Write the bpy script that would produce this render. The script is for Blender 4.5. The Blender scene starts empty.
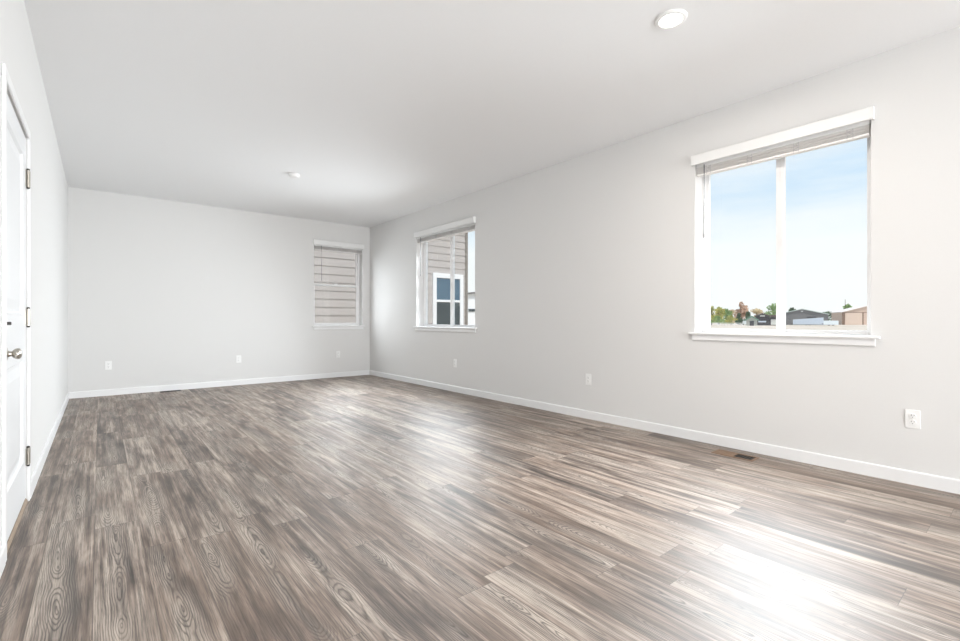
import bpy, bmesh, math, random
from mathutils import Vector, Matrix
random.seed(7)
R = math.radians
SC = bpy.context.scene
COL = SC.collection

# ------------------------------------------------------------------ camera
YAW = 0.6857566
CAM_H = 1.0196
cam_data = bpy.data.cameras.new('camera')
cam_data.sensor_width = 36.0
cam_data.lens = 464.94 / 960 * 36.0
cam_data.shift_y = -0.0007
cam_data.clip_start = 0.05
cam_data.clip_end = 2000
cam = bpy.data.objects.new('camera', cam_data)
cam.location = (0, 0, CAM_H)
cam.rotation_euler = (R(90), 0, -YAW)
COL.objects.link(cam)
SC.camera = cam

# ------------------------------------------------------------------ colour management
SC.view_settings.view_transform = 'Standard'
SC.view_settings.look = 'None'
SC.view_settings.gamma = 1.0
SC.view_settings.use_curve_mapping = False
SC.view_settings.exposure = 0.08

# ------------------------------------------------------------------ sky
world = bpy.data.worlds.new('sky')
SC.world = world
world.use_nodes = True
wn = world.node_tree.nodes
wl = world.node_tree.links
wn.clear()
w_out = wn.new('ShaderNodeOutputWorld')
w_bg = wn.new('ShaderNodeBackground')
w_bg.inputs['Strength'].default_value = 1.06
w_tc = wn.new('ShaderNodeTexCoord')
w_sep = wn.new('ShaderNodeSeparateXYZ')
w_ramp = wn.new('ShaderNodeValToRGB')
el = w_ramp.color_ramp.elements
el[0].position = 0.0
el[0].color = (0.94, 0.95, 0.94, 1)
el[1].position = 1.0
el[1].color = (0.20, 0.42, 0.80, 1)
for pos, c in ((0.14, (0.93, 0.96, 0.97)), (0.175, (0.80, 0.89, 0.96)), (0.23, (0.62, 0.78, 0.93)), (0.34, (0.60, 0.77, 0.95)), (0.6, (0.34, 0.56, 0.86))):
    e = el.new(pos)
    e.color = (*c, 1)
w_map = wn.new('ShaderNodeMapping')
w_map.inputs['Scale'].default_value = (1.6, 1.6, 9.0)
w_noise = wn.new('ShaderNodeTexNoise')
w_noise.inputs['Scale'].default_value = 1.5
w_noise.inputs['Detail'].default_value = 6
w_noise.inputs['Roughness'].default_value = 0.55
w_cr = wn.new('ShaderNodeValToRGB')
w_cr.color_ramp.elements[0].position = 0.42
w_cr.color_ramp.elements[0].color = (0, 0, 0, 1)
w_cr.color_ramp.elements[1].position = 0.68
w_cr.color_ramp.elements[1].color = (0.75, 0.75, 0.75, 1)
w_mix = wn.new('ShaderNodeMix')
w_mix.data_type = 'RGBA'
w_mix.inputs[7].default_value = (0.95, 0.96, 0.97, 1)
wl.new(w_tc.outputs['Generated'], w_sep.inputs[0])
wl.new(w_sep.outputs['Z'], w_ramp.inputs[0])
wl.new(w_tc.outputs['Generated'], w_map.inputs[0])
wl.new(w_map.outputs[0], w_noise.inputs['Vector'])
wl.new(w_noise.outputs[0], w_cr.inputs[0])
wl.new(w_cr.outputs[0], w_mix.inputs[0])
wl.new(w_ramp.outputs[0], w_mix.inputs[6])
wl.new(w_mix.outputs[2], w_bg.inputs['Color'])
wl.new(w_bg.outputs[0], w_out.inputs[0])

# ------------------------------------------------------------------ room measures
XL, XR, YB, YR, H = -0.3156, 3.9008, 8.018, -6.0, 2.74
ZT, ZS = 2.35, 0.915             # window head, stool top
W1 = (0.733, 1.893)              # near window, along the right wall
W2 = (4.873, 6.362)              # far window, along the right wall
W3 = (2.862, 3.757)              # window in the back wall
ADDED_PATIO = (0.4, 3.4)               # added patio door, unseen behind the camera
DOOR = (2.800, 3.625)            # door opening in the left wall
DOOR_H = 2.035

# ------------------------------------------------------------------ sun, daylight at the windows, added rear fill
sun_d = bpy.data.lights.new('sun', 'SUN')
sun_d.energy = 4.0
sun_d.angle = R(4)
sun_d.color = (1.0, 0.96, 0.92)
sun = bpy.data.objects.new('sun', sun_d)
sun.rotation_euler = Vector((0.12, 0.42, -0.85)).to_track_quat('-Z', 'Y').to_euler()
COL.objects.link(sun)


def area(name, loc, aim, sx, sy, watts, color, spread=180):
    d = bpy.data.lights.new(name, 'AREA')
    d.shape = 'RECTANGLE'
    d.size, d.size_y = sx, sy
    d.energy = watts
    d.color = color
    d.spread = R(spread)
    o = bpy.data.objects.new(name, d)
    o.location = loc
    o.rotation_euler = Vector(aim).to_track_quat('-Z', 'Y').to_euler()
    COL.objects.link(o)
    return o


def sky_window(name, kind, span, watts, tilt=20, n=4):
    """skylight entering a window: it comes in sloping down, as from the open sky"""
    z0, z1 = ZS + 0.06, ZT - 0.16
    hh = (z1 - z0) / n
    for k in range(n):
        z = z0 + hh * (k + 0.5)
        w = (span[1] - span[0]) - 0.10
        c, t = math.cos(R(tilt)), math.sin(R(tilt))
        if kind == 'x':
            area(name, (XR + 0.055, sum(span) / 2, z), (-c, 0, -t), w, hh * 0.9, watts / n, DAY, 128)
        else:
            area(name, (sum(span) / 2, YB + 0.055, z), (0, -c, -t), w, hh * 0.9, watts / n, DAY, 128)


DAY = (0.90, 0.96, 1.0)
sky_window('daylight_near', 'x', W1, 38, 24)
sky_window('daylight_far', 'x', W2, 62, 18)
sky_window('daylight_back', 'y', W3, 12, 18)
area('rear_fill_light', (sum(ADDED_PATIO) / 2, YR + 0.05, 1.1), (0, 1, 0.30), 2.9, 2.0, 400, (0.96, 0.98, 1.0))  # unseen area lamp added behind the camera to brighten the room


# ------------------------------------------------------------------ helpers
class MB:
    """collects shapes into one mesh"""
    def __init__(self):
        self.bm = bmesh.new()

    def box(self, a, b, bevel=0.0, seg=2, rot=None, piv=None):
        a, b = Vector(a), Vector(b)
        t = bmesh.new()
        bmesh.ops.create_cube(t, size=1.0)
        for v in t.verts:
            v.co = Vector(((a[i] + b[i]) / 2 + v.co[i] * abs(b[i] - a[i])) for i in range(3))
        if bevel > 0:
            bmesh.ops.bevel(t, geom=t.edges[:], offset=bevel, segments=seg, affect='EDGES', profile=0.5)
        if rot is not None:
            bmesh.ops.rotate(t, verts=t.verts, cent=piv or (a + b) / 2, matrix=rot)
        self._add(t)
        return self

    def _add(self, t):
        me = bpy.data.meshes.new('tmp')
        t.to_mesh(me)
        t.free()
        self.bm.from_mesh(me)
        bpy.data.meshes.remove(me)

    def lathe(self, prof, origin, axis=(0, 0, 1), n=32, cap=True):
        """prof = [(radius, height)...] along axis"""
        ax = Vector(axis).normalized()
        q = Vector((0, 0, 1)).rotation_difference(ax)
        o = Vector(origin)
        rings = []
        for r, h in prof:
            if r < 1e-6:
                rings.append([self.bm.verts.new(o + q @ Vector((0, 0, h)))])
            else:
                rings.append([self.bm.verts.new(o + q @ Vector((r * math.cos(2 * math.pi * k / n), r * math.sin(2 * math.pi * k / n), h))) for k in range(n)])
        for A, B in zip(rings, rings[1:]):
            for k in range(n):
                k2 = (k + 1) % n
                if len(A) == 1 and len(B) > 1:
                    self.bm.faces.new((A[0], B[k2], B[k]))
                elif len(B) == 1 and len(A) > 1:
                    self.bm.faces.new((A[k], A[k2], B[0]))
                elif len(A) > 1:
                    self.bm.faces.new((A[k], A[k2], B[k2], B[k]))
        if cap:
            for ring in (rings[0], rings[-1]):
                if len(ring) > 2:
                    self.bm.faces.new(ring)
        return self

    def tube(self, pts, r, n=8):
        pts = [Vector(p) for p in pts]
        rings = []
        for i, p in enumerate(pts):
            d = (pts[min(i + 1, len(pts) - 1)] - pts[max(i - 1, 0)]).normalized()
            q = Vector((0, 0, 1)).rotation_difference(d)
            rings.append([self.bm.verts.new(p + q @ Vector((r * math.cos(2 * math.pi * k / n), r * math.sin(2 * math.pi * k / n), 0))) for k in range(n)])
        for A, B in zip(rings, rings[1:]):
            for k in range(n):
                k2 = (k + 1) % n
                self.bm.faces.new((A[k], A[k2], B[k2], B[k]))
        self.bm.faces.new(rings[0])
        self.bm.faces.new(rings[-1])
        return self

    def prism(self, poly, vec):
        """extrude a 3D polygon along vec"""
        v = Vector(vec)
        a = [self.bm.verts.new(Vector(p)) for p in poly]
        b = [self.bm.verts.new(Vector(p) + v) for p in poly]
        self.bm.faces.new(a)
        self.bm.faces.new(list(reversed(b)))
        for i in range(len(poly)):
            j = (i + 1) % len(poly)
            self.bm.faces.new((a[i], b[i], b[j], a[j]))
        return self

    def build(self, name, mat, parent=None, smooth=False, weld=False):
        if weld:
            bmesh.ops.remove_doubles(self.bm, verts=self.bm.verts, dist=1e-5)
        bmesh.ops.recalc_face_normals(self.bm, faces=self.bm.faces)
        me = bpy.data.meshes.new(name)
        self.bm.to_mesh(me)
        self.bm.free()
        me.materials.append(mat)
        if smooth:
            me.shade_smooth()
            me.set_sharp_from_angle(angle=R(35))
        o = bpy.data.objects.new(name, me)
        COL.objects.link(o)
        if parent is not None:
            o.parent = parent
            o.matrix_parent_inverse = Matrix.Identity(4) if parent.rotation_euler.z != 0 else Matrix.Translation(parent.location).inverted()
        return o


def tag(o, label=None, cat=None, group=None, kind=None):
    if label:
        o['label'] = label
    if cat:
        o['category'] = cat
    if group:
        o['group'] = group
    if kind:
        o['kind'] = kind
    return o


def empty(name, loc=(0, 0, 0), rz=0.0):
    o = bpy.data.objects.new(name, None)
    o.location = loc
    o.rotation_euler = (0, 0, rz)
    o.empty_display_size = 0.1
    COL.objects.link(o)
    return o


def struct(o):
    o['kind'] = 'structure'
    return o


def copy_tree(o, parent=None):
    c = o.copy()
    COL.objects.link(c)
    if parent is not None:
        c.parent = parent
    for ch in list(o.children):
        copy_tree(ch, c)
    return c


# ------------------------------------------------------------------ materials
def mat_base(name):
    m = bpy.data.materials.new(name)
    m.use_nodes = True
    nt = m.node_tree
    return m, nt, nt.nodes['Principled BSDF']


def simple(name, col, rough=0.5, metal=0.0, bump=0.0, bscale=60.0, var=0.04, spec=0.5):
    m, nt, b = mat_base(name)
    b.inputs['Roughness'].default_value = rough
    b.inputs['Metallic'].default_value = metal
    b.inputs['Specular IOR Level'].default_value = spec
    tc = nt.nodes.new('ShaderNodeTexCoord')
    n = nt.nodes.new('ShaderNodeTexNoise')
    n.inputs['Scale'].default_value = bscale
    n.inputs['Detail'].default_value = 3
    nt.links.new(tc.outputs['Object'], n.inputs['Vector'])
    mx = nt.nodes.new('ShaderNodeMix')
    mx.data_type = 'RGBA'
    mx.inputs[6].default_value = (*[c * (1 - var) for c in col], 1)
    mx.inputs[7].default_value = (*[min(1, c * (1 + var)) for c in col], 1)
    nt.links.new(n.outputs[0], mx.inputs[0])
    nt.links.new(mx.outputs[2], b.inputs['Base Color'])
    if bump > 0:
        bp = nt.nodes.new('ShaderNodeBump')
        bp.inputs['Strength'].default_value = bump
        bp.inputs['Distance'].default_value = 0.002
        nt.links.new(n.outputs[0], bp.inputs['Height'])
        nt.links.new(bp.outputs[0], b.inputs['Normal'])
    return m


M = {}
M['wall'] = simple('wall_paint', (0.74, 0.735, 0.725), 0.7, bump=0.12, bscale=90, var=0.01, spec=0.25)
M['ceiling'] = simple('ceiling_paint', (0.88, 0.885, 0.89), 0.85, bump=0.15, bscale=70, var=0.01, spec=0.15)
M['trim'] = simple('white_trim_paint', (0.84, 0.84, 0.84), 0.35, var=0.01)
M['door'] = simple('white_door_paint', (0.80, 0.81, 0.82), 0.38, var=0.01)
M['vinyl'] = simple('white_vinyl', (0.88, 0.88, 0.88), 0.35, var=0.01)
M['blind'] = simple('white_blind_slats', (0.86, 0.84, 0.82), 0.45, var=0.02)
M['valance'] = simple('white_valance', (0.84, 0.84, 0.83), 0.45, var=0.01)
M['cord'] = simple('pale_cord', (0.62, 0.61, 0.62), 0.5)
M['wand'] = simple('clear_grey_wand', (0.20, 0.20, 0.21), 0.35)
M['plastic'] = simple('white_plastic', (0.88, 0.88, 0.87), 0.3, var=0.01)
M['slot'] = simple('dark_slot', (0.05, 0.05, 0.05), 0.6)
M['nickel'] = simple('brushed_nickel', (0.50, 0.47, 0.42), 0.28, metal=1.0, bscale=200)
M['dark_metal'] = simple('dark_pin_metal', (0.06, 0.055, 0.05), 0.4, metal=0.6)
M['oak'] = simple('oak_threshold', (0.33, 0.25, 0.18), 0.5, bscale=30, var=0.2)
M['register'] = simple('brown_register', (0.20, 0.115, 0.062), 0.45, bscale=40, var=0.1)
M['black'] = simple('duct_shade_black', (0.010, 0.008, 0.006), 0.8)
M['register_dark'] = simple('dark_register', (0.035, 0.027, 0.022), 0.5)


def emissive(name, col, strength):
    m, nt, b = mat_base(name)
    b.inputs['Base Color'].default_value = (*col, 1)
    b.inputs['Emission Color'].default_value = (*col, 1)
    b.inputs['Emission Strength'].default_value = strength
    return m


M['lens'] = emissive('lit_lens', (1.0, 0.97, 0.93), 6.0)


def glass(name, tint=(0.97, 0.985, 0.985)):
    m = bpy.data.materials.new(name)
    m.use_nodes = True
    nt = m.node_tree
    nt.nodes.clear()
    out = nt.nodes.new('ShaderNodeOutputMaterial')
    tr = nt.nodes.new('ShaderNodeBsdfTransparent')
    tr.inputs[0].default_value = (*tint, 1)
    gl = nt.nodes.new('ShaderNodeBsdfGlossy')
    gl.inputs['Roughness'].default_value = 0.02
    fr = nt.nodes.new('ShaderNodeFresnel')
    fr.inputs['IOR'].default_value = 1.45
    mx = nt.nodes.new('ShaderNodeMixShader')
    # the same thin-pane reflectance from either side of the sheet
    geo = nt.nodes.new('ShaderNodeNewGeometry')
    ior = nt.nodes.new('ShaderNodeMapRange')
    ior.inputs['To Min'].default_value = 1.45
    ior.inputs['To Max'].default_value = 1 / 1.45
    nt.links.new(geo.outputs['Backfacing'], ior.inputs['Value'])
    nt.links.new(ior.outputs[0], fr.inputs['IOR'])
    nt.links.new(fr.outputs[0], mx.inputs[0])
    nt.links.new(tr.outputs[0], mx.inputs[1])
    nt.links.new(gl.outputs[0], mx.inputs[2])
    nt.links.new(mx.outputs[0], out.inputs[0])
    return m


M['glass'] = glass('window_glass')


def N(nt, t, **kw):
    n = nt.nodes.new(t)
    for k, v in kw.items():
        setattr(n, k, v)
    return n


def math_node(nt, op, a, b=None, c=None):
    n = nt.nodes.new('ShaderNodeMath')
    n.operation = op
    for i, v in enumerate((a, b, c)):
        if v is None:
            continue
        if isinstance(v, (int, float)):
            n.inputs[i].default_value = v
        else:
            nt.links.new(v, n.inputs[i])
    return n.outputs[0]


def mixrgb(nt, fac, a, b, blend='MIX'):
    n = nt.nodes.new('ShaderNodeMix')
    n.data_type = 'RGBA'
    n.blend_type = blend
    for idx, v in ((0, fac), (6, a), (7, b)):
        if isinstance(v, (int, float)):
            n.inputs[idx].default_value = v
        elif isinstance(v, tuple):
            n.inputs[idx].default_value = (*v, 1)
        else:
            nt.links.new(v, n.inputs[idx])
    return n.outputs[2]


def ramp(nt, fac, stops):
    n = nt.nodes.new('ShaderNodeValToRGB')
    e = n.color_ramp.elements
    e[0].position, e[0].color = stops[0][0], (*stops[0][1], 1)
    e[1].position, e[1].color = stops[-1][0], (*stops[-1][1], 1)
    for p, c in stops[1:-1]:
        x = e.new(p)
        x.color = (*c, 1)
    nt.links.new(fac, n.inputs[0])
    return n.outputs[0]


def vec(nt, x, y, z):
    n = nt.nodes.new('ShaderNodeCombineXYZ')
    for i, v in enumerate((x, y, z)):
        if isinstance(v, (int, float)):
            n.inputs[i].default_value = v
        else:
            nt.links.new(v, n.inputs[i])
    return n.outputs[0]


def noise(nt, v, scale=1.0, detail=2.0, rough=0.5, dist=0.0):
    n = nt.nodes.new('ShaderNodeTexNoise')
    n.inputs['Scale'].default_value = scale
    n.inputs['Detail'].default_value = detail
    n.inputs['Roughness'].default_value = rough
    n.inputs['Distortion'].default_value = dist
    nt.links.new(v, n.inputs['Vector'])
    return n.outputs[0]


def floor_material():
    m, nt, b = mat_base('weathered_oak_planks')
    PW, PL = 0.171, 1.22
    tc = N(nt, 'ShaderNodeTexCoord')
    sp = N(nt, 'ShaderNodeSeparateXYZ')
    nt.links.new(tc.outputs['Object'], sp.inputs[0])
    X, Y = sp.outputs[0], sp.outputs[1]
    xs = math_node(nt, 'DIVIDE', math_node(nt, 'ADD', X, 0.018 + PW * 20), PW)
    i = math_node(nt, 'FLOOR', xs)
    fu = math_node(nt, 'FRACT', xs)
    wr = N(nt, 'ShaderNodeTexWhiteNoise', noise_dimensions='1D')
    nt.links.new(i, wr.inputs['W'])
    ys = math_node(nt, 'ADD', math_node(nt, 'DIVIDE', math_node(nt, 'ADD', Y, 30.0), PL), wr.outputs['Value'])
    j = math_node(nt, 'FLOOR', ys)
    fv = math_node(nt, 'FRACT', ys)
    wn2 = N(nt, 'ShaderNodeTexWhiteNoise', noise_dimensions='2D')
    nt.links.new(vec(nt, i, j, 0), wn2.inputs['Vector'])
    rs = N(nt, 'ShaderNodeSeparateColor')
    nt.links.new(wn2.outputs['Color'], rs.inputs[0])
    r1, r2, r3 = rs.outputs
    u = math_node(nt, 'MULTIPLY', fu, PW)
    v = math_node(nt, 'MULTIPLY', fv, PL)
    ox = math_node(nt, 'MULTIPLY', r1, 40.0)
    oy = math_node(nt, 'MULTIPLY', r2, 40.0)
    oz = math_node(nt, 'MULTIPLY', r3, 40.0)

    def pv(su, sv):
        return vec(nt, math_node(nt, 'MULTIPLY_ADD', u, su, ox), math_node(nt, 'MULTIPLY_ADD', v, sv, oy), oz)
    # cathedral figure: growth rings cut at a shallow angle, r = |(across, depth)|
    vo = math_node(nt, 'ADD', v, oy)
    drift = noise(nt, vec(nt, ox, math_node(nt, 'MULTIPLY', vo, 1.1), oz), 1.0, 1.0, 0.4)
    uc = math_node(nt, 'MULTIPLY_ADD', math_node(nt, 'SUBTRACT', drift, 0.5), 0.10, math_node(nt, 'MULTIPLY_ADD', r1, 0.09, 0.04))
    du = math_node(nt, 'SUBTRACT', u, uc)
    dep = math_node(nt, 'SUBTRACT', noise(nt, vec(nt, oz, math_node(nt, 'MULTIPLY', vo, 2.1), ox), 1.0, 1.5, 0.4), math_node(nt, 'MULTIPLY_ADD', r2, 0.16, 0.40))
    dep = math_node(nt, 'MULTIPLY', dep, 0.22)
    wob = noise(nt, pv(45.0, 10.0), 1.0, 2.0, 0.5)
    rad = math_node(nt, 'SQRT', math_node(nt, 'ADD', math_node(nt, 'MULTIPLY', du, du), math_node(nt, 'MULTIPLY', dep, dep)))
    rad2 = math_node(nt, 'MULTIPLY_ADD', wob, 0.008, rad)
    saw = math_node(nt, 'FRACT', math_node(nt, 'MULTIPLY', rad2, 150.0))
    ring = ramp(nt, saw, [(0.0, (0, 0, 0)), (0.22, (0.85, 0.85, 0.85)), (0.60, (1, 1, 1)), (1.0, (0, 0, 0))])
    show = noise(nt, pv(8.0, 1.6), 1.0, 2.0, 0.5)
    near = ramp(nt, rad, [(0.025, (1, 1, 1)), (0.075, (0.25, 0.25, 0.25))])
    crest = math_node(nt, 'MULTIPLY', near, ramp(nt, show, [(0.42, (0.08, 0.08, 0.08)), (0.58, (1, 1, 1))]))
    # fine straight grain and pores
    fine = noise(nt, pv(230.0, 5.0), 1.0, 4.0, 0.7)
    fine2 = noise(nt, pv(60.0, 1.6), 1.0, 3.0, 0.6)
    blot = noise(nt, pv(13.0, 1.9), 1.0, 3.0, 0.6, 0.35)
    smear = noise(nt, pv(42.0, 1.0), 1.0, 2.0, 0.5)
    # tone
    tone = math_node(nt, 'MULTIPLY_ADD', blot, 1.25, math_node(nt, 'MULTIPLY_ADD', fine2, 0.35, math_node(nt, 'MULTIPLY_ADD', r2, 0.26, math_node(nt, 'MULTIPLY_ADD', smear, 0.95, -0.93))))
    col = ramp(nt, tone, [(0.12, (0.022, 0.014, 0.010)), (0.32, (0.090, 0.064, 0.049)), (0.51, (0.225, 0.172, 0.137)), (0.78, (0.470, 0.395, 0.330))])
    col = mixrgb(nt, math_node(nt, 'MULTIPLY', r3, 0.30), col, (0.24, 0.145, 0.09))
    ringc = math_node(nt, 'MULTIPLY', math_node(nt, 'MULTIPLY', math_node(nt, 'SUBTRACT', 1.0, ring), crest), 0.88)
    col = mixrgb(nt, ringc, col, (0.034, 0.024, 0.018))
    lightc = math_node(nt, 'MULTIPLY', math_node(nt, 'MULTIPLY', ring, crest), 0.42)
    col = mixrgb(nt, lightc, col, (0.47, 0.41, 0.35))
    fg = ramp(nt, fine, [(0.38, (0, 0, 0)), (0.54, (1.3, 1.3, 1.3))])
    col = mixrgb(nt, 0.50, col, mixrgb(nt, 1.0, col, fg, 'MULTIPLY'))
    # joints
    e1 = math_node(nt, 'MINIMUM', fu, math_node(nt, 'SUBTRACT', 1.0, fu))
    e2 = math_node(nt, 'MINIMUM', fv, math_node(nt, 'SUBTRACT', 1.0, fv))
    g = math_node(nt, 'MINIMUM', math_node(nt, 'MULTIPLY', e1, PW), math_node(nt, 'MULTIPLY', e2, PL))
    gap = math_node(nt, 'LESS_THAN', g, 0.0011)
    col = mixrgb(nt, math_node(nt, 'MULTIPLY', gap, 0.65), col, (0.03, 0.022, 0.018))
    nt.links.new(col, b.inputs['Base Color'])
    rg = math_node(nt, 'MULTIPLY_ADD', fine2, 0.12, 0.42)
    nt.links.new(rg, b.inputs['Roughness'])
    b.inputs['Specular IOR Level'].default_value = 1.0
    hgt = math_node(nt, 'SUBTRACT', math_node(nt, 'MULTIPLY', fine, 0.5), math_node(nt, 'MULTIPLY', gap, 1.0))
    bp = N(nt, 'ShaderNodeBump')
    bp.inputs['Strength'].default_value = 0.14
    bp.inputs['Distance'].default_value = 0.002
    nt.links.new(hgt, bp.inputs['Height'])
    nt.links.new(bp.outputs[0], b.inputs['Normal'])
    return m


M['floor'] = floor_material()


def ground_material():
    m, nt, b = mat_base('dry_field')
    tc = N(nt, 'ShaderNodeTexCoord')
    a = noise(nt, tc.outputs['Object'], 0.05, 4, 0.6)
    c = noise(nt, tc.outputs['Object'], 1.2, 4, 0.6)
    f = math_node(nt, 'MULTIPLY_ADD', c, 0.4, math_node(nt, 'MULTIPLY', a, 0.7))
    col = ramp(nt, f, [(0.35, (0.30, 0.27, 0.17)), (0.5, (0.50, 0.42, 0.33)), (0.7, (0.62, 0.52, 0.44))])
    nt.links.new(col, b.inputs['Base Color'])
    b.inputs['Roughness'].default_value = 0.95
    return m


M['ground'] = ground_material()
M['siding'] = simple('taupe_lap_siding', (0.44, 0.40, 0.375), 0.75, bump=0.2, bscale=25, var=0.06)
M['corner'] = simple('dark_corner_board', (0.20, 0.175, 0.15), 0.7)
M['nb_roof'] = simple('grey_shingles', (0.16, 0.15, 0.15), 0.9, bump=0.4, bscale=8, var=0.3)
M['pane_sky_reflection'] = simple('painted_sky_reflection', (0.035, 0.10, 0.16), 0.06, spec=0.8)  # reflected sky painted into the upper pane's colour
M['pane_dark'] = simple('dark_painted_pane', (0.02, 0.035, 0.04), 0.35, spec=0.4)  # dark reflection painted into the colour of the neighbour's lower pane
M['barn'] = simple('charcoal_barn_cladding', (0.17, 0.165, 0.165), 0.7, bscale=0.7, var=0.15)
M['barn_trim'] = simple('pale_roof_edge', (0.55, 0.62, 0.58), 0.6)
M['tan'] = simple('tan_metal_cladding', (0.62, 0.47, 0.38), 0.7, bscale=0.6, var=0.08)
M['tan_roof'] = simple('pale_metal_roof', (0.75, 0.66, 0.60), 0.5, var=0.06)
M['tan_door'] = simple('tan_sliding_door', (0.68, 0.53, 0.43), 0.7)
M['brown_trim'] = simple('brown_corner_trim', (0.22, 0.14, 0.10), 0.7)
M['trailer'] = simple('pale_blue_grey_trailer', (0.58, 0.64, 0.72), 0.4, bscale=2, var=0.06)
M['trailer_white'] = simple('white_trailer_skin', (0.80, 0.85, 0.87), 0.4, var=0.04)
M['tyre'] = simple('tyre_rubber', (0.03, 0.03, 0.03), 0.8)
M['dark_house'] = simple('black_stained_cladding', (0.05, 0.048, 0.055), 0.7, bscale=1.0, var=0.2)
M['dark_roof'] = simple('brown_black_roof', (0.13, 0.10, 0.09), 0.8, bscale=2, var=0.25)
M['green_roof'] = simple('green_metal_roof', (0.16, 0.30, 0.22), 0.55)
M['shed_wall'] = simple('weathered_cream_boards', (0.42, 0.42, 0.38), 0.8)
M['cream'] = simple('cream_cladding', (0.70, 0.70, 0.66), 0.7)
M['white_paint'] = simple('white_exterior_paint', (0.80, 0.80, 0.80), 0.6)
M['bark'] = simple('tree_bark', (0.12, 0.085, 0.06), 0.9, bscale=6, var=0.3)


def leaf(name, c1, c2):
    m, nt, b = mat_base(name)
    tc = N(nt, 'ShaderNodeTexCoord')
    n = noise(nt, tc.outputs['Object'], 0.9, 3, 0.6)
    col = ramp(nt, n, [(0.35, c1), (0.65, c2)])
    nt.links.new(col, b.inputs['Base Color'])
    b.inputs['Roughness'].default_value = 0.7
    return m


M['leaf_yellow'] = leaf('yellow_green_leaves', (0.24, 0.30, 0.06), (0.66, 0.56, 0.14))
M['leaf_green'] = leaf('green_leaves', (0.11, 0.22, 0.06), (0.32, 0.46, 0.14))
M['leaf_dark'] = leaf('dark_green_leaves', (0.025, 0.07, 0.03), (0.09, 0.16, 0.06))
M['leaf_orange'] = leaf('rust_leaves', (0.46, 0.26, 0.16), (0.68, 0.46, 0.32))
M['leaf_tan'] = leaf('tan_leaves', (0.50, 0.36, 0.20), (0.72, 0.60, 0.36))

# ================================================================== THE ROOM
TH = 0.20
ZB, ZTOP = -0.60, 2.94


def wall_with_holes(name, axis, p0, p1, a0, a1, holes):
    """axis 'x': wall plane normal along x, thickness p0..p1, spans a0..a1 along y. holes = [(b0, b1, z0, z1)]"""
    cuts = sorted({a0, a1, *[h[0] for h in holes], *[h[1] for h in holes]})
    mb = MB()
    for c0, c1 in zip(cuts, cuts[1:]):
        zs = [(ZB, ZTOP)]
        for h in holes:
            if h[0] <= c0 and h[1] >= c1:
                zs = [(ZB, h[2]), (h[3], ZTOP)]
        for z0, z1 in zs:
            if axis == 'x':
                mb.box((p0, c0, z0), (p1, c1, z1))
            else:
                mb.box((c0, p0, z0), (c1, p1, z1))
    return struct(mb.build(name, M['wall'], weld=True))


ZH = ZS - 0.018
wall_with_holes('wall_right', 'x', XR, XR + TH, YR - TH, YB + TH, [(W1[0], W1[1], ZH, ZT), (W2[0], W2[1], ZH, ZT)])
wall_with_holes('wall_back', 'y', YB, YB + TH, XL - TH, XR, [(W3[0], W3[1], ZH, ZT)])
wall_with_holes('wall_left', 'x', XL - TH, XL, YR - TH, YB, [(DOOR[0], DOOR[1], 0.0, DOOR_H + 0.004)])
wall_with_holes('wall_rear', 'y', YR - TH, YR, XL, XR, [(ADDED_PATIO[0], ADDED_PATIO[1], 0.0, 2.08)])
struct(MB().box((XL, YR, -0.2), (XR, YB, 0.0)).build('floor', M['floor']))
struct(MB().box((XL, YR, H), (XR, YB, H + 0.2)).build('ceiling', M['ceiling']))

# baseboards with a small eased top edge
BT, BH = 0.013, 0.083


def baseboard(name, a, b, normal):
    """runs from a to b along the wall, sticking out along normal"""
    a, b, n = Vector((*a, 0)), Vector((*b, 0)), Vector((*normal, 0))
    prof = [(0, 0), (BT, 0), (BT, BH - 0.007), (BT - 0.004, BH), (0, BH)]
    poly = [a + n * p + Vector((0, 0, z)) for p, z in prof]
    return struct(MB().prism(poly, b - a).build(name, M['trim']))


CAS_W, CAS_T = 0.050, 0.012
baseboard('baseboard_right', (XR, YR), (XR, YB), (-1, 0))
baseboard('baseboard_back', (XL + BT, YB), (XR - BT, YB), (0, -1))
baseboard('baseboard_left', (XL, DOOR[1] + CAS_W), (XL, YB), (1, 0))
baseboard('baseboard_left_near', (XL, YR), (XL, DOOR[0] - CAS_W), (1, 0))


# ------------------------------------------------------------------ windows
def to_wall(kind):
    """local (s along the wall, d outward from the room, z) -> world"""
    if kind == 'x':
        return lambda s, d, z: (XR + d, s, z)
    return lambda s, d, z: (s, YB + d, z)


def wbox(mb, P, s0, s1, d0, d1, z0, z1, bevel=0.0):
    a, b = Vector(P(s0, d0, z0)), Vector(P(s1, d1, z1))
    lo = Vector([min(a[i], b[i]) for i in range(3)])
    hi = Vector([max(a[i], b[i]) for i in range(3)])
    return mb.box(lo, hi, bevel)


def ring(mb, P, s0, s1, z0, z1, w, d0, d1, bevel=0.003, wb=None, wt=None):
    wb, wt = wb or w, wt or w
    wbox(mb, P, s0, s0 + w, d0, d1, z0, z1, bevel)
    wbox(mb, P, s1 - w, s1, d0, d1, z0, z1, bevel)
    wbox(mb, P, s0 + w, s1 - w, d0, d1, z0, z0 + wb, bevel)
    wbox(mb, P, s0 + w, s1 - w, d0, d1, z1 - wt, z1, bevel)
    return mb


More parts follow.
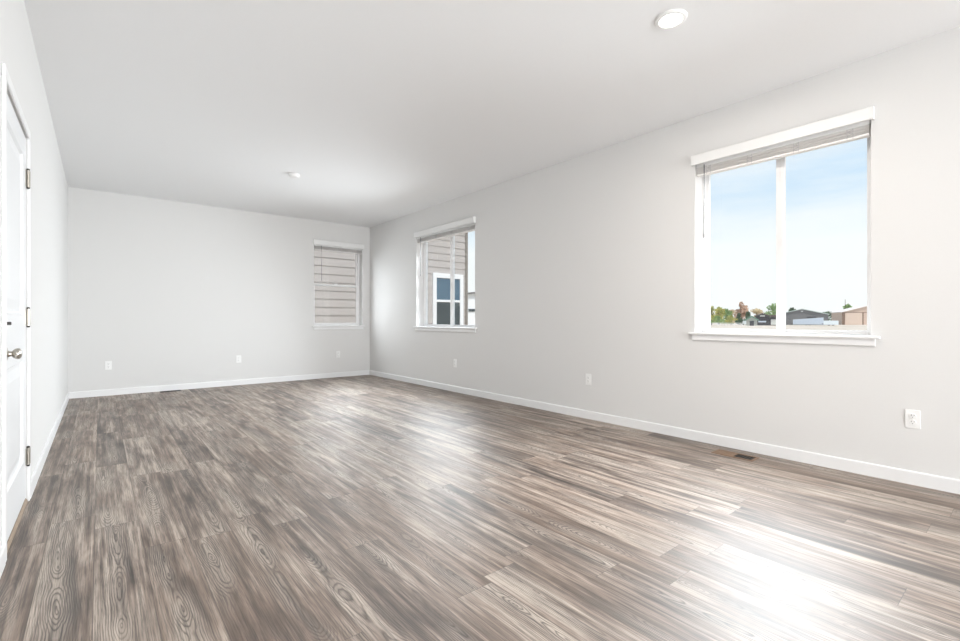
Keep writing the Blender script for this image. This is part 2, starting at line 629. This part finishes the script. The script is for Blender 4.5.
def make_window(name, kind, span, ear, slider, label):
    P = to_wall(kind)
    s0, s1 = span
    root = empty(name, P((s0 + s1) / 2, 0, ZS))
    struct(root)
    root['label'] = label
    D0, D1 = 0.128, 0.195
    f = ring(MB(), P, s0, s1, ZS, ZT, 0.030, D0, D1, 0.004, wb=0.012)
    f.build('window_frame', M['vinyl'], root)
    i0, i1, b0, b1 = s0 + 0.030, s1 - 0.030, ZS + 0.012, ZT - 0.030
    mid = (i0 + i1) / 2 - (0.013 if slider else 0)
    if slider:
        # fixed lite towards the camera, moving sash on the far side
        fx = ring(MB(), P, i0, mid + 0.004, b0, b1, 0.022, 0.160, 0.188, 0.003, wb=0.020, wt=0.03)
        a = fx.build('fixed_sash', M['vinyl'], root)
        wbox(MB(), P, i0 + 0.018, mid - 0.014, 0.172, 0.176, b0 + 0.016, b1 - 0.018).build('pane', M['glass'], a)
        mv = ring(MB(), P, mid - 0.032, i1, b0, b1, 0.030, 0.134, 0.158, 0.003, wb=0.022)
        wbox(mv, P, mid - 0.003, mid + 0.030, 0.137, 0.156, b0 + 0.022, b1 - 0.03, 0.003)
        c = mv.build('sliding_sash', M['vinyl'], root)
        wbox(MB(), P, mid + 0.026, i1 - 0.026, 0.145, 0.149, b0 + 0.018, b1 - 0.026).build('pane', M['glass'], c)
        lt = MB()
        wbox(lt, P, mid - 0.026, mid - 0.008, 0.120, 0.136, ZS + 0.66, ZS + 0.74, 0.003)
        lt.build('sash_latch', M['vinyl'], c)
    else:
        zm = (b0 + b1) / 2 + 0.01
        up = ring(MB(), P, i0, i1, zm - 0.012, b1, 0.024, 0.160, 0.188, 0.003)
        a = up.build('upper_sash', M['vinyl'], root)
        wbox(MB(), P, i0 + 0.02, i1 - 0.02, 0.172, 0.176, zm + 0.008, b1 - 0.02).build('pane', M['glass'], a)
        lo = ring(MB(), P, i0, i1, b0, zm + 0.024, 0.030, 0.134, 0.158, 0.003, wb=0.04)
        c = lo.build('lower_sash', M['vinyl'], root)
        wbox(MB(), P, i0 + 0.026, i1 - 0.026, 0.145, 0.149, b0 + 0.036, zm - 0.002).build('pane', M['glass'], c)
        lk = MB()
        wbox(lk, P, (i0 + i1) / 2 - 0.03, (i0 + i1) / 2 + 0.03, 0.134, 0.156, zm + 0.024, zm + 0.038, 0.003)
        lk.build('sash_lock', M['vinyl'], c)
    # stool with ears, and apron under it
    st = MB()
    e0, e1 = ear
    wbox(st, P, e0, e1, -0.034, 0.0, ZS - 0.018, ZS, 0.004)
    wbox(st, P, s0, s1, -0.002, 0.128, ZS - 0.018, ZS)
    st.build('window_sill', M['trim'], root, weld=True)
    ap = MB()
    A = [(0.0, ZS - 0.018), (-0.020, ZS - 0.018), (-0.015, ZS - 0.030), (-0.015, ZS - 0.062), (-0.010, ZS - 0.068), (0.0, ZS - 0.068)]
    poly = [Vector(P(e0 + 0.026, d, z)) for d, z in A]
    ap.prism(poly, Vector(P(e1 - 0.026, 0, 0)) - Vector(P(e0 + 0.026, 0, 0)))
    ap.build('window_apron', M['trim'], root)
    return root


make_window('window_1', 'x', W1, (0.684, 1.938), True, 'near right window with open sky and field behind it')
make_window('window_2', 'x', W2, (4.825, 6.408), True, 'middle window with a house wall and blue paned window behind it')
make_window('window_3', 'y', W3, (2.822, 3.795), False, 'window in the back wall beside the corner, looking at taupe siding')


# ------------------------------------------------------------------ raised blinds
def make_blind(kind, span, wand_s, label, n_slats=5):
    P = to_wall(kind)
    s0, s1 = span[0] + 0.008, span[1] - 0.008
    root = empty('window_blind', P((s0 + s1) / 2, 0.02, 2.33))
    tag(root, label, 'blind', 'raised white window blinds')
    v0, v1 = span[0] - 0.018, span[1] + 0.016
    va = MB()
    A = [(-0.040, 2.322), (-0.032, 2.318), (-0.032, 2.318), (-0.026, 2.322), (-0.026, 2.402), (-0.034, 2.402), (-0.040, 2.394)]
    poly = [Vector(P(v0, d, z)) for d, z in A]
    va.prism(poly, Vector(P(v1, 0, 0)) - Vector(P(v0, 0, 0)))
    wbox(va, P, v0, v0 + 0.008, -0.026, -0.0005, 2.322, 2.402)
    wbox(va, P, v1 - 0.008, v1, -0.026, -0.0005, 2.322, 2.402)
    va.build('valance', M['valance'], root)
    hr = MB()
    wbox(hr, P, s0, s1, 0.006, 0.056, 2.302, 2.345, 0.003)
    hr.build('headrail', M['valance'], root)
    sl = MB()
    z = 2.296
    for k in range(n_slats):
        dd = random.uniform(-0.002, 0.002)
        wbox(sl, P, s0 + 0.003, s1 - 0.003, 0.006 + dd, 0.056 + dd, z - 0.0030, z)
        z -= 0.0030 + (0.0085 if k % 2 else 0.0050)
    sl.build('slat_stack', M['blind'], root)
    br = MB()
    wbox(br, P, s0 + 0.003, s1 - 0.003, 0.006, 0.056, z - 0.017, z - 0.001, 0.003)
    br.build('bottom_rail', M['blind'], root)
    n = 4 if span[1] - span[0] > 1.0 else 3
    for k in range(n):
        s = s0 + (s1 - s0) * (0.09 + 0.82 * k / (n - 1))
        ld = MB()
        for o in (-0.016, 0.016):
            wbox(ld, P, s + o - 0.0012, s + o + 0.0012, 0.0025, 0.0045, z - 0.018, 2.304)
        for q in range(4):
            a, b_ = (0.016, -0.016) if q % 2 else (-0.016, 0.016)
            z0 = 2.296 - q * 0.013
            ld.tube([P(s + a, 0.003, z0), P(s, 0.0005, z0 - 0.010), P(s + b_, 0.003, z0 - 0.013)], 0.0014, 5)
        ld.build('ladder_cord', M['cord'], root)
    wd = MB()
    wd.tube([P(wand_s, -0.012, 2.31), P(wand_s, -0.012, 2.0), P(wand_s + 0.004, -0.010, 1.72)], 0.0045, 8)
    wd.lathe([(0.0, 0), (0.006, 0.004), (0.0065, 0.03), (0.0045, 0.04)], P(wand_s + 0.004, -0.010, 1.70), n=8, cap=False)
    wd.build('tilt_wand', M['wand'], root, smooth=True)
    return root


make_blind('x', W1, W1[1] - 0.082, 'white slatted blind pulled up above the near right window')
make_blind('x', W2, W2[1] - 0.14, 'white slatted blind pulled up above the middle window by the siding view')
make_blind('y', W3, W3[0] + 0.125, 'white slatted blind pulled up above the narrow back wall window')

# ------------------------------------------------------------------ door in the left wall
door = empty('door_1', (XL, sum(DOOR) / 2, 0.0))
struct(door)
door['label'] = 'white two panel door with nickel knob in the left wall'
SX = XL - 0.004                       # room face of the slab
y0, y1 = DOOR[0] + 0.003, DOOR[1] - 0.003
zb, zt = 0.028, DOOR_H - 0.003


def panel_slab():
    mb = MB()
    ys = [y0, y0 + 0.115, y1 - 0.115, y1]
    zs = [zb, 0.245, 0.80, 1.045, zt - 0.115, zt]
    bm = mb.bm

    def quad(pts):
        bm.faces.new([bm.verts.new(p) for p in pts])
    for a in range(3):
        for b in range(5):
            ya, yb, za, zbb = ys[a], ys[a + 1], zs[b], zs[b + 1]
            if a == 1 and b in (1, 3):
                loops = [(0.0, 0.0), (0.010, -0.011), (0.028, -0.013), (0.075, -0.004)]
                for (m0, d0), (m1, d1) in zip(loops, loops[1:]):
                    A = [(SX + d0, ya + m0, za + m0), (SX + d0, yb - m0, za + m0), (SX + d0, yb - m0, zbb - m0), (SX + d0, ya + m0, zbb - m0)]
                    B = [(SX + d1, ya + m1, za + m1), (SX + d1, yb - m1, za + m1), (SX + d1, yb - m1, zbb - m1), (SX + d1, ya + m1, zbb - m1)]
                    for k in range(4):
                        k2 = (k + 1) % 4
                        quad((A[k], A[k2], B[k2], B[k]))
                m, d = loops[-1]
                quad(((SX + d, ya + m, za + m), (SX + d, yb - m, za + m), (SX + d, yb - m, zbb - m), (SX + d, ya + m, zbb - m)))
            else:
                quad(((SX, ya, za), (SX, yb, za), (SX, yb, zbb), (SX, ya, zbb)))
    X2 = SX - 0.044
    quad(((X2, y0, zb), (X2, y0, zt), (X2, y1, zt), (X2, y1, zb)))
    quad(((SX, y0, zb), (SX, y0, zt), (X2, y0, zt), (X2, y0, zb)))
    quad(((SX, y1, zb), (X2, y1, zb), (X2, y1, zt), (SX, y1, zt)))
    quad(((SX, y0, zt), (SX, y1, zt), (X2, y1, zt), (X2, y0, zt)))
    quad(((SX, y0, zb), (X2, y0, zb), (X2, y1, zb), (SX, y1, zb)))
    return mb


slab = panel_slab().build('door_panel', M['door'], door, weld=True)
jm = MB()
jm.box((XL - TH, DOOR[0] - 0.0, 0), (XL - 0.052, DOOR[0] + 0.018, DOOR_H))
jm.box((XL - TH, DOOR[1] - 0.018, 0), (XL - 0.052, DOOR[1], DOOR_H))
jm.box((XL - TH, DOOR[0] + 0.018, DOOR_H - 0.018), (XL - 0.052, DOOR[1] - 0.018, DOOR_H))
jm.build('door_jamb', M['trim'], door)


def casing_leg(ya, yb, z1):
    # eased profile, thicker on the outside edge
    mb = MB()
    mb.box((XL, ya, 0), (XL + CAS_T, yb, z1), 0.003)
    return mb


casing_leg(DOOR[0] - CAS_W, DOOR[0] - 0.002, DOOR_H + 0.004).build('door_casing', M['trim'], door)
casing_leg(DOOR[1] + 0.002, DOOR[1] + CAS_W, DOOR_H + 0.004).build('door_casing', M['trim'], door)
MB().box((XL, DOOR[0] - CAS_W, DOOR_H + 0.004), (XL + CAS_T, DOOR[1] + CAS_W, DOOR_H + 0.004 + CAS_W), 0.004).build('door_casing', M['trim'], door)
th = MB()
th.prism([(XL - 0.06, DOOR[0], 0), (XL + 0.004, DOOR[0], 0), (XL + 0.003, DOOR[0], 0.010), (XL - 0.003, DOOR[0], 0.020), (XL - 0.06, DOOR[0], 0.024)], (0, DOOR[1] - DOOR[0], 0))
th.build('threshold', M['oak'], door)
for z in (1.811, 1.034, 0.255):
    hg = MB()
    hx, hy = XL + 0.006, DOOR[1] - 0.001
    hg.lathe([(0.0068, -0.047), (0.0068, 0.047)], (hx, hy, z), n=14)
    hg.box((XL - 0.0035, hy - 0.022, z - 0.046), (XL - 0.0012, hy, z + 0.046))
    hg.box((XL + CAS_T - 0.0005, hy + 0.003, z - 0.046), (XL + CAS_T + 0.0015, hy + 0.022, z + 0.046))
    h = hg.build('hinge', M['nickel'], door, smooth=True)
    for s in (-1, 1):
        MB().lathe([(0.0060, 0), (0.0078, 0.004), (0.006, 0.009), (0.0, 0.011)], (hx, hy, z + s * 0.047), (0, 0, s), n=12).build('hinge_pin', M['dark_metal'], h, smooth=True)
KY = y0 + 0.062
kn = MB()
kp = [(0.0, 0), (0.033, 0), (0.033, 0.004), (0.028, 0.009), (0.014, 0.012), (0.0115, 0.017), (0.0115, 0.024), (0.016, 0.027), (0.0225, 0.034), (0.0245, 0.041), (0.0225, 0.048), (0.016, 0.053), (0.009, 0.055), (0.0, 0.055)]
kn.lathe(kp, (SX, KY, 0.871), (1, 0, 0), n=28, cap=False)
kn.build('door_knob', M['nickel'], door, smooth=True)
db = MB()
db.lathe([(0.0, 0), (0.030, 0), (0.030, 0.003), (0.027, 0.008), (0.0, 0.009)], (SX, KY, 1.004), (1, 0, 0), n=28, cap=False)
db = db.build('deadbolt', M['plastic'], door, smooth=True)
MB().box((SX + 0.008, KY - 0.005, 0.997), (SX + 0.022, KY + 0.005, 1.011), 0.002).build('thumb_turn', M['dark_metal'], db)


# ------------------------------------------------------------------ added patio door, unseen behind the camera, backing the fill lamp
pat = empty('added_patio_door', (sum(ADDED_PATIO) / 2, YR, 0))
struct(pat)
pf = MB()
p0, p1 = ADDED_PATIO
pm = (p0 + p1) / 2
for a, b in ((p0, p0 + 0.07), (p1 - 0.07, p1), (pm - 0.04, pm + 0.04)):
    pf.box((a, YR - 0.15, 0.0), (b, YR - 0.06, 2.08))
pf.box((p0, YR - 0.15, 0.0), (p1, YR - 0.06, 0.07))
pf.box((p0, YR - 0.15, 2.0), (p1, YR - 0.06, 2.08))
pf.build('added_door_frame', M['vinyl'], pat)
MB().box((p0 + 0.06, YR - 0.11, 0.06), (p1 - 0.06, YR - 0.105, 2.02)).build('pane', M['glass'], pat)


# ------------------------------------------------------------------ wall outlets
def make_outlet(loc, rz, label):
    """local: plate in the x-z plane facing -y"""
    root = empty('wall_outlet', loc, rz)
    tag(root, label, 'outlet', 'white wall outlets')
    p = MB()
    p.box((-0.0355, -0.0055, -0.0575), (0.0355, 0.0, 0.0575), 0.0025)
    p.build('cover_plate', M['plastic'], root)
    for s in (-1, 1):
        zc_ = s * 0.0195
        f = MB()
        f.lathe([(0.0168, 0), (0.0168, 0.0022), (0.0158, 0.003), (0.0, 0.003)], (0, -0.0055, zc_), (0, -1, 0), n=24)
        rc = f.build('receptacle', M['plastic'], root)
        for x, hh in ((-0.0064, 0.0088), (0.0064, 0.0072)):
            MB().box((x - 0.0011, -0.0090, zc_ + 0.0035 - hh / 2 + 0.001), (x + 0.0011, -0.0083, zc_ + 0.0035 + hh / 2 + 0.001)).build('slot', M['slot'], rc)
        MB().lathe([(0.0024, 0), (0.0024, 0.0005)], (0, -0.0085, zc_ - 0.0075), (0, -1, 0), n=12).build('slot', M['slot'], rc)
    MB().lathe([(0.003, 0), (0.0028, 0.001), (0.0, 0.0014)], (0, -0.0055, 0), (0, -1, 0), n=12, cap=False).build('screw', M['plastic'], root)
    return root


ZO = 0.405
first = make_outlet((XR, 0.531, ZO), R(-90), 'white double outlet on the right wall, below and right of the large near window')
spots = [((XR, 3.000, ZO), -90, 'white double outlet on the right wall between its two windows'),
         ((XR, 5.320, ZO), -90, 'white double outlet on the right wall under the middle window'),
         ((0.092, YB, ZO), 0, 'white double outlet low on the back wall near the left wall corner'),
         ((1.683, YB, ZO), 0, 'white double outlet in the middle of the back wall'),
         ((3.290, YB, ZO), 0, 'white double outlet on the back wall under its narrow window')]
for loc, a, lab in spots:
    o = copy_tree(first)
    o.location = loc
    o.rotation_euler = (0, 0, R(a))
    o['label'] = lab


# ------------------------------------------------------------------ floor registers
def make_register(loc, L, Wd, label, mats, rz=1e-5, half=True):
    root = empty('floor_register', loc, rz)
    tag(root, label, 'vent', 'floor registers')
    fr = MB()
    b = 0.017
    t = 0.004
    fr.box((-Wd / 2, -L / 2, 0.0), (-Wd / 2 + b, L / 2, t), 0.0015)
    fr.box((Wd / 2 - b, -L / 2, 0.0), (Wd / 2, L / 2, t), 0.0015)
    fr.box((-Wd / 2 + b, -L / 2, 0.0), (Wd / 2 - b, -L / 2 + b, t), 0.0015)
    fr.box((-Wd / 2 + b, L / 2 - b, 0.0), (Wd / 2 - b, L / 2, t), 0.0015)
    fr.box((-Wd / 2 + b, -0.004, 0.0), (Wd / 2 - b, 0.004, t))
    fr.build('register_frame', mats[0], root)
    MB().box((-Wd / 2 + b, -L / 2 + b, 0.0003), (Wd / 2 - b, L / 2 - b, 0.0008)).build('duct_shade_sheet', M['black'], root)  # black sheet standing in for the shade inside the duct
    n = 6
    for side in (1, -1):
        lv = MB()
        c0, c1 = (0.004, L / 2 - b) if side > 0 else (-L / 2 + b, -0.004)
        shut = side > 0 and half
        for k in range(n):
            y = c0 + (c1 - c0) * (k + 0.5) / n
            if shut:
                lv.box((-Wd / 2 + b, y - 0.0095, 0.0010), (Wd / 2 - b, y + 0.0085, 0.0032))
            else:
                lv.box((-Wd / 2 + b, y - 0.0014, 0.0010), (Wd / 2 - b, y + 0.0014, 0.0022))
        lo_ = lv.build('louvers', mats[1] if shut else M['register_dark'], root)  # open half coloured darker to imitate shade in the duct
        if half:
            lo_['label'] = 'closed brown louvers' if shut else 'open louvers painted with duct shade'
    return root


make_register((3.702, 1.494, 0.0), 0.290, 0.135, 'brown floor register with half its louvers open, by the right wall baseboard', (M['register'], M['register']))
make_register((0.785, 7.930, 0.0), 0.250, 0.120, 'dark floor register against the back wall baseboard', (M['register_dark'], M['register_dark']), R(90), False)

# ------------------------------------------------------------------ ceiling light and smoke detector
lamp = empty('recessed_light', (2.527, 1.366, H))
tag(lamp, 'round white flush ceiling light, switched on, near the right wall', 'ceiling light')
MB().lathe([(0.088, 0), (0.087, -0.006), (0.080, -0.012), (0.066, -0.013), (0.062, -0.010), (0.062, 0)], lamp.location, n=48, cap=False).build('trim_ring', M['plastic'], lamp, smooth=True)
MB().lathe([(0.0, -0.013), (0.035, -0.0125), (0.0625, -0.010)], lamp.location, n=40, cap=False).build('lens', M['lens'], lamp, smooth=True)
ld = bpy.data.lights.new('recessed_light_glow', 'AREA')
ld.shape = 'DISK'
ld.size = 0.12
ld.energy = 22
ld.color = (1.0, 0.92, 0.85)
lo = bpy.data.objects.new('recessed_light_glow', ld)
lo.location = (2.527, 1.366, H - 0.016)
COL.objects.link(lo)

det = empty('smoke_detector', (1.782, 5.650, H))
tag(det, 'small round white smoke detector on the ceiling', 'smoke detector')
MB().lathe([(0.066, 0), (0.066, -0.010), (0.062, -0.012), (0.0, -0.012)], det.location, n=40, cap=False).build('base_plate', M['plastic'], det, smooth=True)
MB().lathe([(0.058, -0.012), (0.060, -0.016), (0.056, -0.030), (0.044, -0.037), (0.0, -0.038)], det.location, n=40, cap=False).build('cover', M['plastic'], det, smooth=True)

# ================================================================== OUTSIDE
GZ = -0.60
gm = MB()
gv = [gm.bm.verts.new(p) for p in ((-300, -300, GZ), (700, -300, GZ), (700, 700, GZ), (-300, 700, GZ))]
gm.bm.faces.new(gv)
struct(gm.build('ground', M['ground']))


def at(px, D, z=GZ):
    """a point seen in picture column px, D metres along the view axis"""
    r = (px - 480) / 464.94
    return Vector(((math.sin(YAW) + r * math.cos(YAW)) * D, (math.cos(YAW) - r * math.sin(YAW)) * D, z))


def azimuth(px):
    p = at(px, 1)
    return math.atan2(p.x, p.y)


def zat(y, D):
    return CAM_H + (319.83 - y) / 464.94 * D


# ------------------------------------------------------------------ house next door
NX0, NX1, NY0, NY1, NTOP = -4.0, 7.60, 9.85, 19.0, 5.4
nb = empty('neighbour_house', ((NX0 + NX1) / 2, NY0, GZ))
tag(nb, 'house with taupe lap siding just outside the middle and back windows', 'house')
LAP = 0.178
sd = MB()
sd.box((NX0, NY0, GZ), (NX1, NY1, NTOP))
z = 1.117 - LAP * 9
while z + LAP < NTOP:
    # each course leans out at its lower edge
    sd.prism([(NX0 - 0.0, NY0, z + LAP), (NX0, NY0 - 0.011, z), (NX0, NY0, z)], (NX1 - NX0 - 0.06, 0, 0))
    sd.prism([(NX1, NY0 + 0.06, z + LAP), (NX1 + 0.016, NY0 + 0.06, z), (NX1, NY0 + 0.06, z)], (0, NY1 - NY0 - 0.06, 0))
    z += LAP
sd.build('siding', M['siding'], nb)
cb = MB()
cb.box((NX1 - 0.06, NY0 - 0.022, GZ), (NX1 + 0.022, NY0 + 0.06, NTOP))
cb.build('corner_board', M['corner'], nb)
rf = MB()
rf.prism([(NX0 - 0.4, NY0 - 0.35, NTOP - 0.05), (NX0 - 0.4, NY1 + 0.35, NTOP - 0.05), (NX0 - 0.4, (NY0 + NY1) / 2, NTOP + 2.6)], (NX1 - NX0 + 0.8, 0, 0))
rf.build('roof', M['nb_roof'], nb)
# its window, seen through the middle window
a0, a1, n0, n1 = 6.50, 7.46, 0.62, 2.21
nw = MB()
for q0, q1, r0, r1 in ((a0, a0 + 0.11, n0, n1), (a1 - 0.11, a1, n0, n1), (a0 + 0.11, a1 - 0.11, n0, n0 + 0.11), (a0 + 0.11, a1 - 0.11, n1 - 0.12, n1)):
    nw.box((q0, NY0 - 0.045, r0), (q1, NY0, r1), 0.004)
nw.box((a0 + 0.11, NY0 - 0.030, 1.475), (a1 - 0.11, NY0, 1.535), 0.004)
nwo = nw.build('window_frame', M['white_paint'], nb)
MB().box((a0 + 0.11, NY0 - 0.022, 1.53), (a1 - 0.11, NY0 - 0.016, n1 - 0.12)).build('upper_pane', M['pane_sky_reflection'], nwo)
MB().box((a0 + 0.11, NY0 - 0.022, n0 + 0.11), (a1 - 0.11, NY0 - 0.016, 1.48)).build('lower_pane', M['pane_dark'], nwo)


# ------------------------------------------------------------------ gabled buildings far off
def gable(name, loc, rz, w, dep, eave, peak, mats, label, cat, over=0.25, roof_t=0.18):
    """local x to the right, y away; gable on the -y face; loc = middle of that face on the ground"""
    root = empty(name, loc, rz)
    tag(root, label, cat)
    wb = MB()
    wb.prism([(-w / 2, 0, 0), (w / 2, 0, 0), (w / 2, 0, eave), (0, 0, peak), (-w / 2, 0, eave)], (0, dep, 0))
    wb.build('walls', mats[0], root)
    for s in (-1, 1):
        k = (peak - eave) / (w / 2)
        xe = s * (w / 2 + over)
        ze = eave - k * over
        rb = MB()
        rb.prism([(0, -over, peak), (xe, -over, ze), (xe, -over, ze + roof_t), (0, -over, peak + roof_t)], (0, dep + 2 * over, 0))
        rb.build('roof_slope', mats[1], root)
    return root


def add(root, name, mat, a, b, bevel=0.0):
    return MB().box(a, b, bevel).build(name, mat, root)


# charcoal barn
D = 146.0
barn = gable('barn', at(802, D), -azimuth(802), 13.2, 12, zat(314.6, D) - GZ, zat(309.3, D) - GZ, (M['barn'], M['barn_trim']),
             'charcoal gabled barn in the field behind the pale trailers', 'barn', 0.3, 0.22)
add(barn, 'barn_door', M['dark_house'], (1.2, -0.08, 0), (3.6, 0.0, 2.6))
add(barn, 'gable_vent', M['cream'], (-0.3, -0.08, zat(311.8, D) - GZ), (0.3, 0.0, zat(310.8, D) - GZ))
# tan building
D = 150.0
ax = azimuth(862)
tb = gable('metal_building', at(866, D), -(ax - R(17)), 12.6, 11, zat(312.2, D) - GZ, zat(306.6, D) - GZ, (M['tan'], M['tan_roof']),
           'tan metal building with a shallow gable at the right of the field', 'building', 0.35, 0.2)
eh = zat(312.2, D) - GZ
add(tb, 'corner_trim', M['brown_trim'], (-6.34, -0.06, 0), (-5.6, 0.0, eh))
add(tb, 'sliding_door', M['tan_door'], (-5.5, -0.10, 0.05), (-1.0, 0.0, eh - 0.15))
add(tb, 'door_post', M['brown_trim'], (-1.0, -0.12, 0), (-0.65, 0.0, eh - 0.1))
add(tb, 'door_track', M['brown_trim'], (-6.3, -0.12, eh - 0.14), (6.3, 0.0, eh + 0.02))


def trailer(px0, px1, ytop, D, mat, label, slope=0.0):
    p = at((px0 + px1) / 2, D)
    root = empty('box_trailer', p, -azimuth((px0 + px1) / 2))
    tag(root, label, 'trailer', 'parked box trailers')
    w = (at(px1, D) - at(px0, D)).length
    h = zat(ytop, D) - GZ
    bd = MB()
    bd.prism([(-w / 2, 0, 0.22), (w / 2, 0, 0.22), (w / 2, 0, h), (-w / 2, 0, h - slope)], (0, 2.5, 0))
    bd.build('trailer_body', mat, root)
    k = 0
    while -w / 2 + 0.4 + k * 0.8 < w / 2 - 0.2:
        x = -w / 2 + 0.4 + k * 0.8
        MB().box((x - 0.03, -0.04, 0.30), (x + 0.03, 0.0, h - 0.15 - slope)).build('side_rib', mat, root)
        k += 1
    for x in (-0.45, 0.45):
        MB().lathe([(0.0, 0), (0.36, 0), (0.36, 0.24), (0.0, 0.24)], (x, 0.02, 0.36), (0, 1, 0), n=20, cap=False).build('wheel', M['tyre'], root)
    add(root, 'hitch', M['tyre'], (-w / 2 - 0.45, 1.1, 0.42), (-w / 2, 1.4, 0.55))
    return root


trailer(795.5, 820.5, 317.5, 138, M['trailer'], 'pale blue grey box trailer parked in front of the charcoal barn', 0.6)
trailer(825, 837, 320.6, 130, M['trailer_white'], 'low white trailer parked between the barn and the tan building')

# dark house with a carport, and a green roofed shed
D = 134.0
dh = gable('dark_house', at(762.5, D), -azimuth(762.5), 3.5, 5, zat(316.3, D) - GZ, zat(314.0, D) - GZ, (M['dark_house'], M['dark_roof']),
           'black house with a brown roof left of the window mullion', 'house', 0.3, 0.25)
eh = zat(316.6, D) - GZ
add(dh, 'side_wing', M['dark_house'], (1.75, 0.4, 0), (3.8, 5.0, eh - 0.1))
add(dh, 'wing_roof', M['dark_roof'], (2.0, -0.1, eh - 0.1), (4.0, 5.2, eh + 0.45))
add(dh, 'garage_door', M['cream'], (2.05, 0.32, 0.2), (3.3, 0.4, eh - 0.8))
add(dh, 'dormer', M['cream'], (-0.6, -0.4, zat(316.4, D) - GZ), (0.6, 0.0, zat(315.5, D) - GZ))
add(dh, 'front_window', M['trailer'], (-1.0, -0.06, 0.9), (0.9, 0.0, 1.3))
D = 128.0
gh = gable('shed', at(751.8, D), -azimuth(751.8), 2.6, 3.0, zat(320.0, D) - GZ, zat(317.0, D) - GZ, (M['shed_wall'], M['green_roof']),
           'small cream shed with a green roof beside the black house', 'shed', 0.35, 0.35)
add(gh, 'shed_door', M['dark_house'], (-0.5, -0.06, 0.0), (0.5, 0.0, 1.3))
trailer(742.5, 747.5, 320.8, 150, M['trailer_white'], 'tiny white trailer parked left of the green roofed shed')

# pale house beyond the neighbour's corner
D = 46.0
ph = gable('white_house', at(474, D), -azimuth(474), 6.0, 8, zat(297.5, D) - GZ, zat(293.5, D) - GZ, (M['white_paint'], M['nb_roof']),
           'white house glimpsed past the corner of the taupe house', 'house', 0.25, 0.15)
add(ph, 'front_window', M['pane_dark'], (-0.55, -0.06, zat(311.5, D) - GZ), (0.1, 0.0, zat(309, D) - GZ))

# white rail fence along the field
fe = empty('rail_fence', at(722, 132), -azimuth(722))
tag(fe, 'low white rail fence in front of the autumn trees', 'fence')
for k in range(6):
    MB().box((-5.0 + 2 * k - 0.07, -0.07, 0), (-5.0 + 2 * k + 0.07, 0.07, 0.8)).build('fence_post', M['white_paint'], fe)
for zz in (0.35, 0.65):
    MB().box((-5.1, -0.03, zz), (5.1, 0.03, zz + 0.11)).build('fence_rail', M['white_paint'], fe)

mast = empty('utility_pole', at(845.2, 175))
tag(mast, 'thin bare pole standing behind the tan building', 'pole')
MB().lathe([(0.11, 0), (0.07, zat(299.5, 175) - GZ)], mast.location, n=10).build('pole', M['bark'], mast)


# ------------------------------------------------------------------ trees
def tree(px, D, ytop, wpx, mat, label, conical=False, dense=1.0):
    p = at(px, D)
    root = empty('tree', p)
    tag(root, label, 'tree', 'trees across the field')
    h = zat(ytop, D) - GZ
    w = wpx / 464.94 * D
    tk = MB()
    tk.tube([p, p + Vector((0.05 * w, 0, h * 0.35)), p + Vector((0, 0.03 * w, h * 0.8))], max(0.07, 0.03 * h), 7)
    for k in range(4):
        a = random.uniform(0, 6.28)
        q = p + Vector((0.03 * w, 0, h * (0.3 + 0.1 * k)))
        tk.tube([q, q + Vector((math.cos(a) * w * 0.25, math.sin(a) * w * 0.25, h * 0.18))], 0.012 * h, 5)
    tk.build('trunk', M['bark'], root)
    cr = MB()
    bm = cr.bm
    blobs = []
    for k in range(9):
        f = random.uniform(0.12, 0.92)
        rr = (1 - f) * 0.5 if conical else 0.5 * math.sin(math.pi * min(1, 0.25 + f * 0.62))
        a = random.uniform(0, 6.28)
        o = rr * random.uniform(0.2, 0.7)
        blobs.append((Vector((math.cos(a) * o * w, math.sin(a) * o * w, f * h * 0.9)), w * (0.16 + rr * 0.36), h * 0.14))
    blobs.append((Vector((0, 0, h * 0.84)), w * 0.18, h * 0.15))
    for c, rx, rz in blobs:
        for k in range(int(150 * dense)):
            d = Vector((random.gauss(0, 1), random.gauss(0, 1), random.gauss(0, 1))).normalized() * random.uniform(0.55, 1.0)
            q = p + c + Vector((d.x * rx, d.y * rx, d.z * rz))
            q.z = max(q.z, GZ + 0.15)
            s = random.uniform(0.022, 0.048) * h
            n = Vector((random.gauss(0, 1), random.gauss(0, 1), random.gauss(0, 1))).normalized()
            t = n.orthogonal().normalized()
            bn = n.cross(t)
            bm.faces.new([bm.verts.new(q + t * s), bm.verts.new(q + bn * s * 0.7), bm.verts.new(q - t * s), bm.verts.new(q - bn * s * 0.7)])
    crown = cr.build('crown', mat, root)
    return root


tree(711.5, 150, 305.5, 15, M['leaf_yellow'], 'yellow green tree at the left edge of the near window')
tree(719, 162, 306.3, 15, M['leaf_yellow'], 'second yellow green tree from the left window edge')
tree(726, 172, 308.0, 13, M['leaf_green'], 'green tree between the yellow and the tan trees')
tree(732, 182, 309.0, 14, M['leaf_tan'], 'tan and yellow tree left of the tall rust tree')
tree(741.5, 174, 301.5, 14, M['leaf_orange'], 'tall rust coloured tree, highest of the tree line')
tree(739, 150, 312.5, 10, M['leaf_dark'], 'dark green conifer in front of the rust tree', True)
tree(748, 162, 311.0, 10, M['leaf_dark'], 'dark green tree behind the tiny trailer', True)
tree(757, 176, 308.0, 17, M['leaf_tan'], 'tan tree behind the black house')
tree(774, 176, 303.0, 17, M['leaf_green'], 'green tree beside the window mullion')
tree(731, 144, 315.0, 12, M['leaf_yellow'], 'low yellow bush behind the white fence', False)
tree(718, 141, 315.5, 14, M['leaf_green'], 'low green bush behind the white fence at the window edge', False)
tree(792, 188, 307.0, 11, M['leaf_dark'], 'dark treetop showing over the left barn roof')
tree(828, 188, 311.0, 16, M['leaf_dark'], 'dark tree between the barn and the tan building')
tree(848, 188, 303.5, 13, M['leaf_green'], 'green treetop showing over the tan building roof')
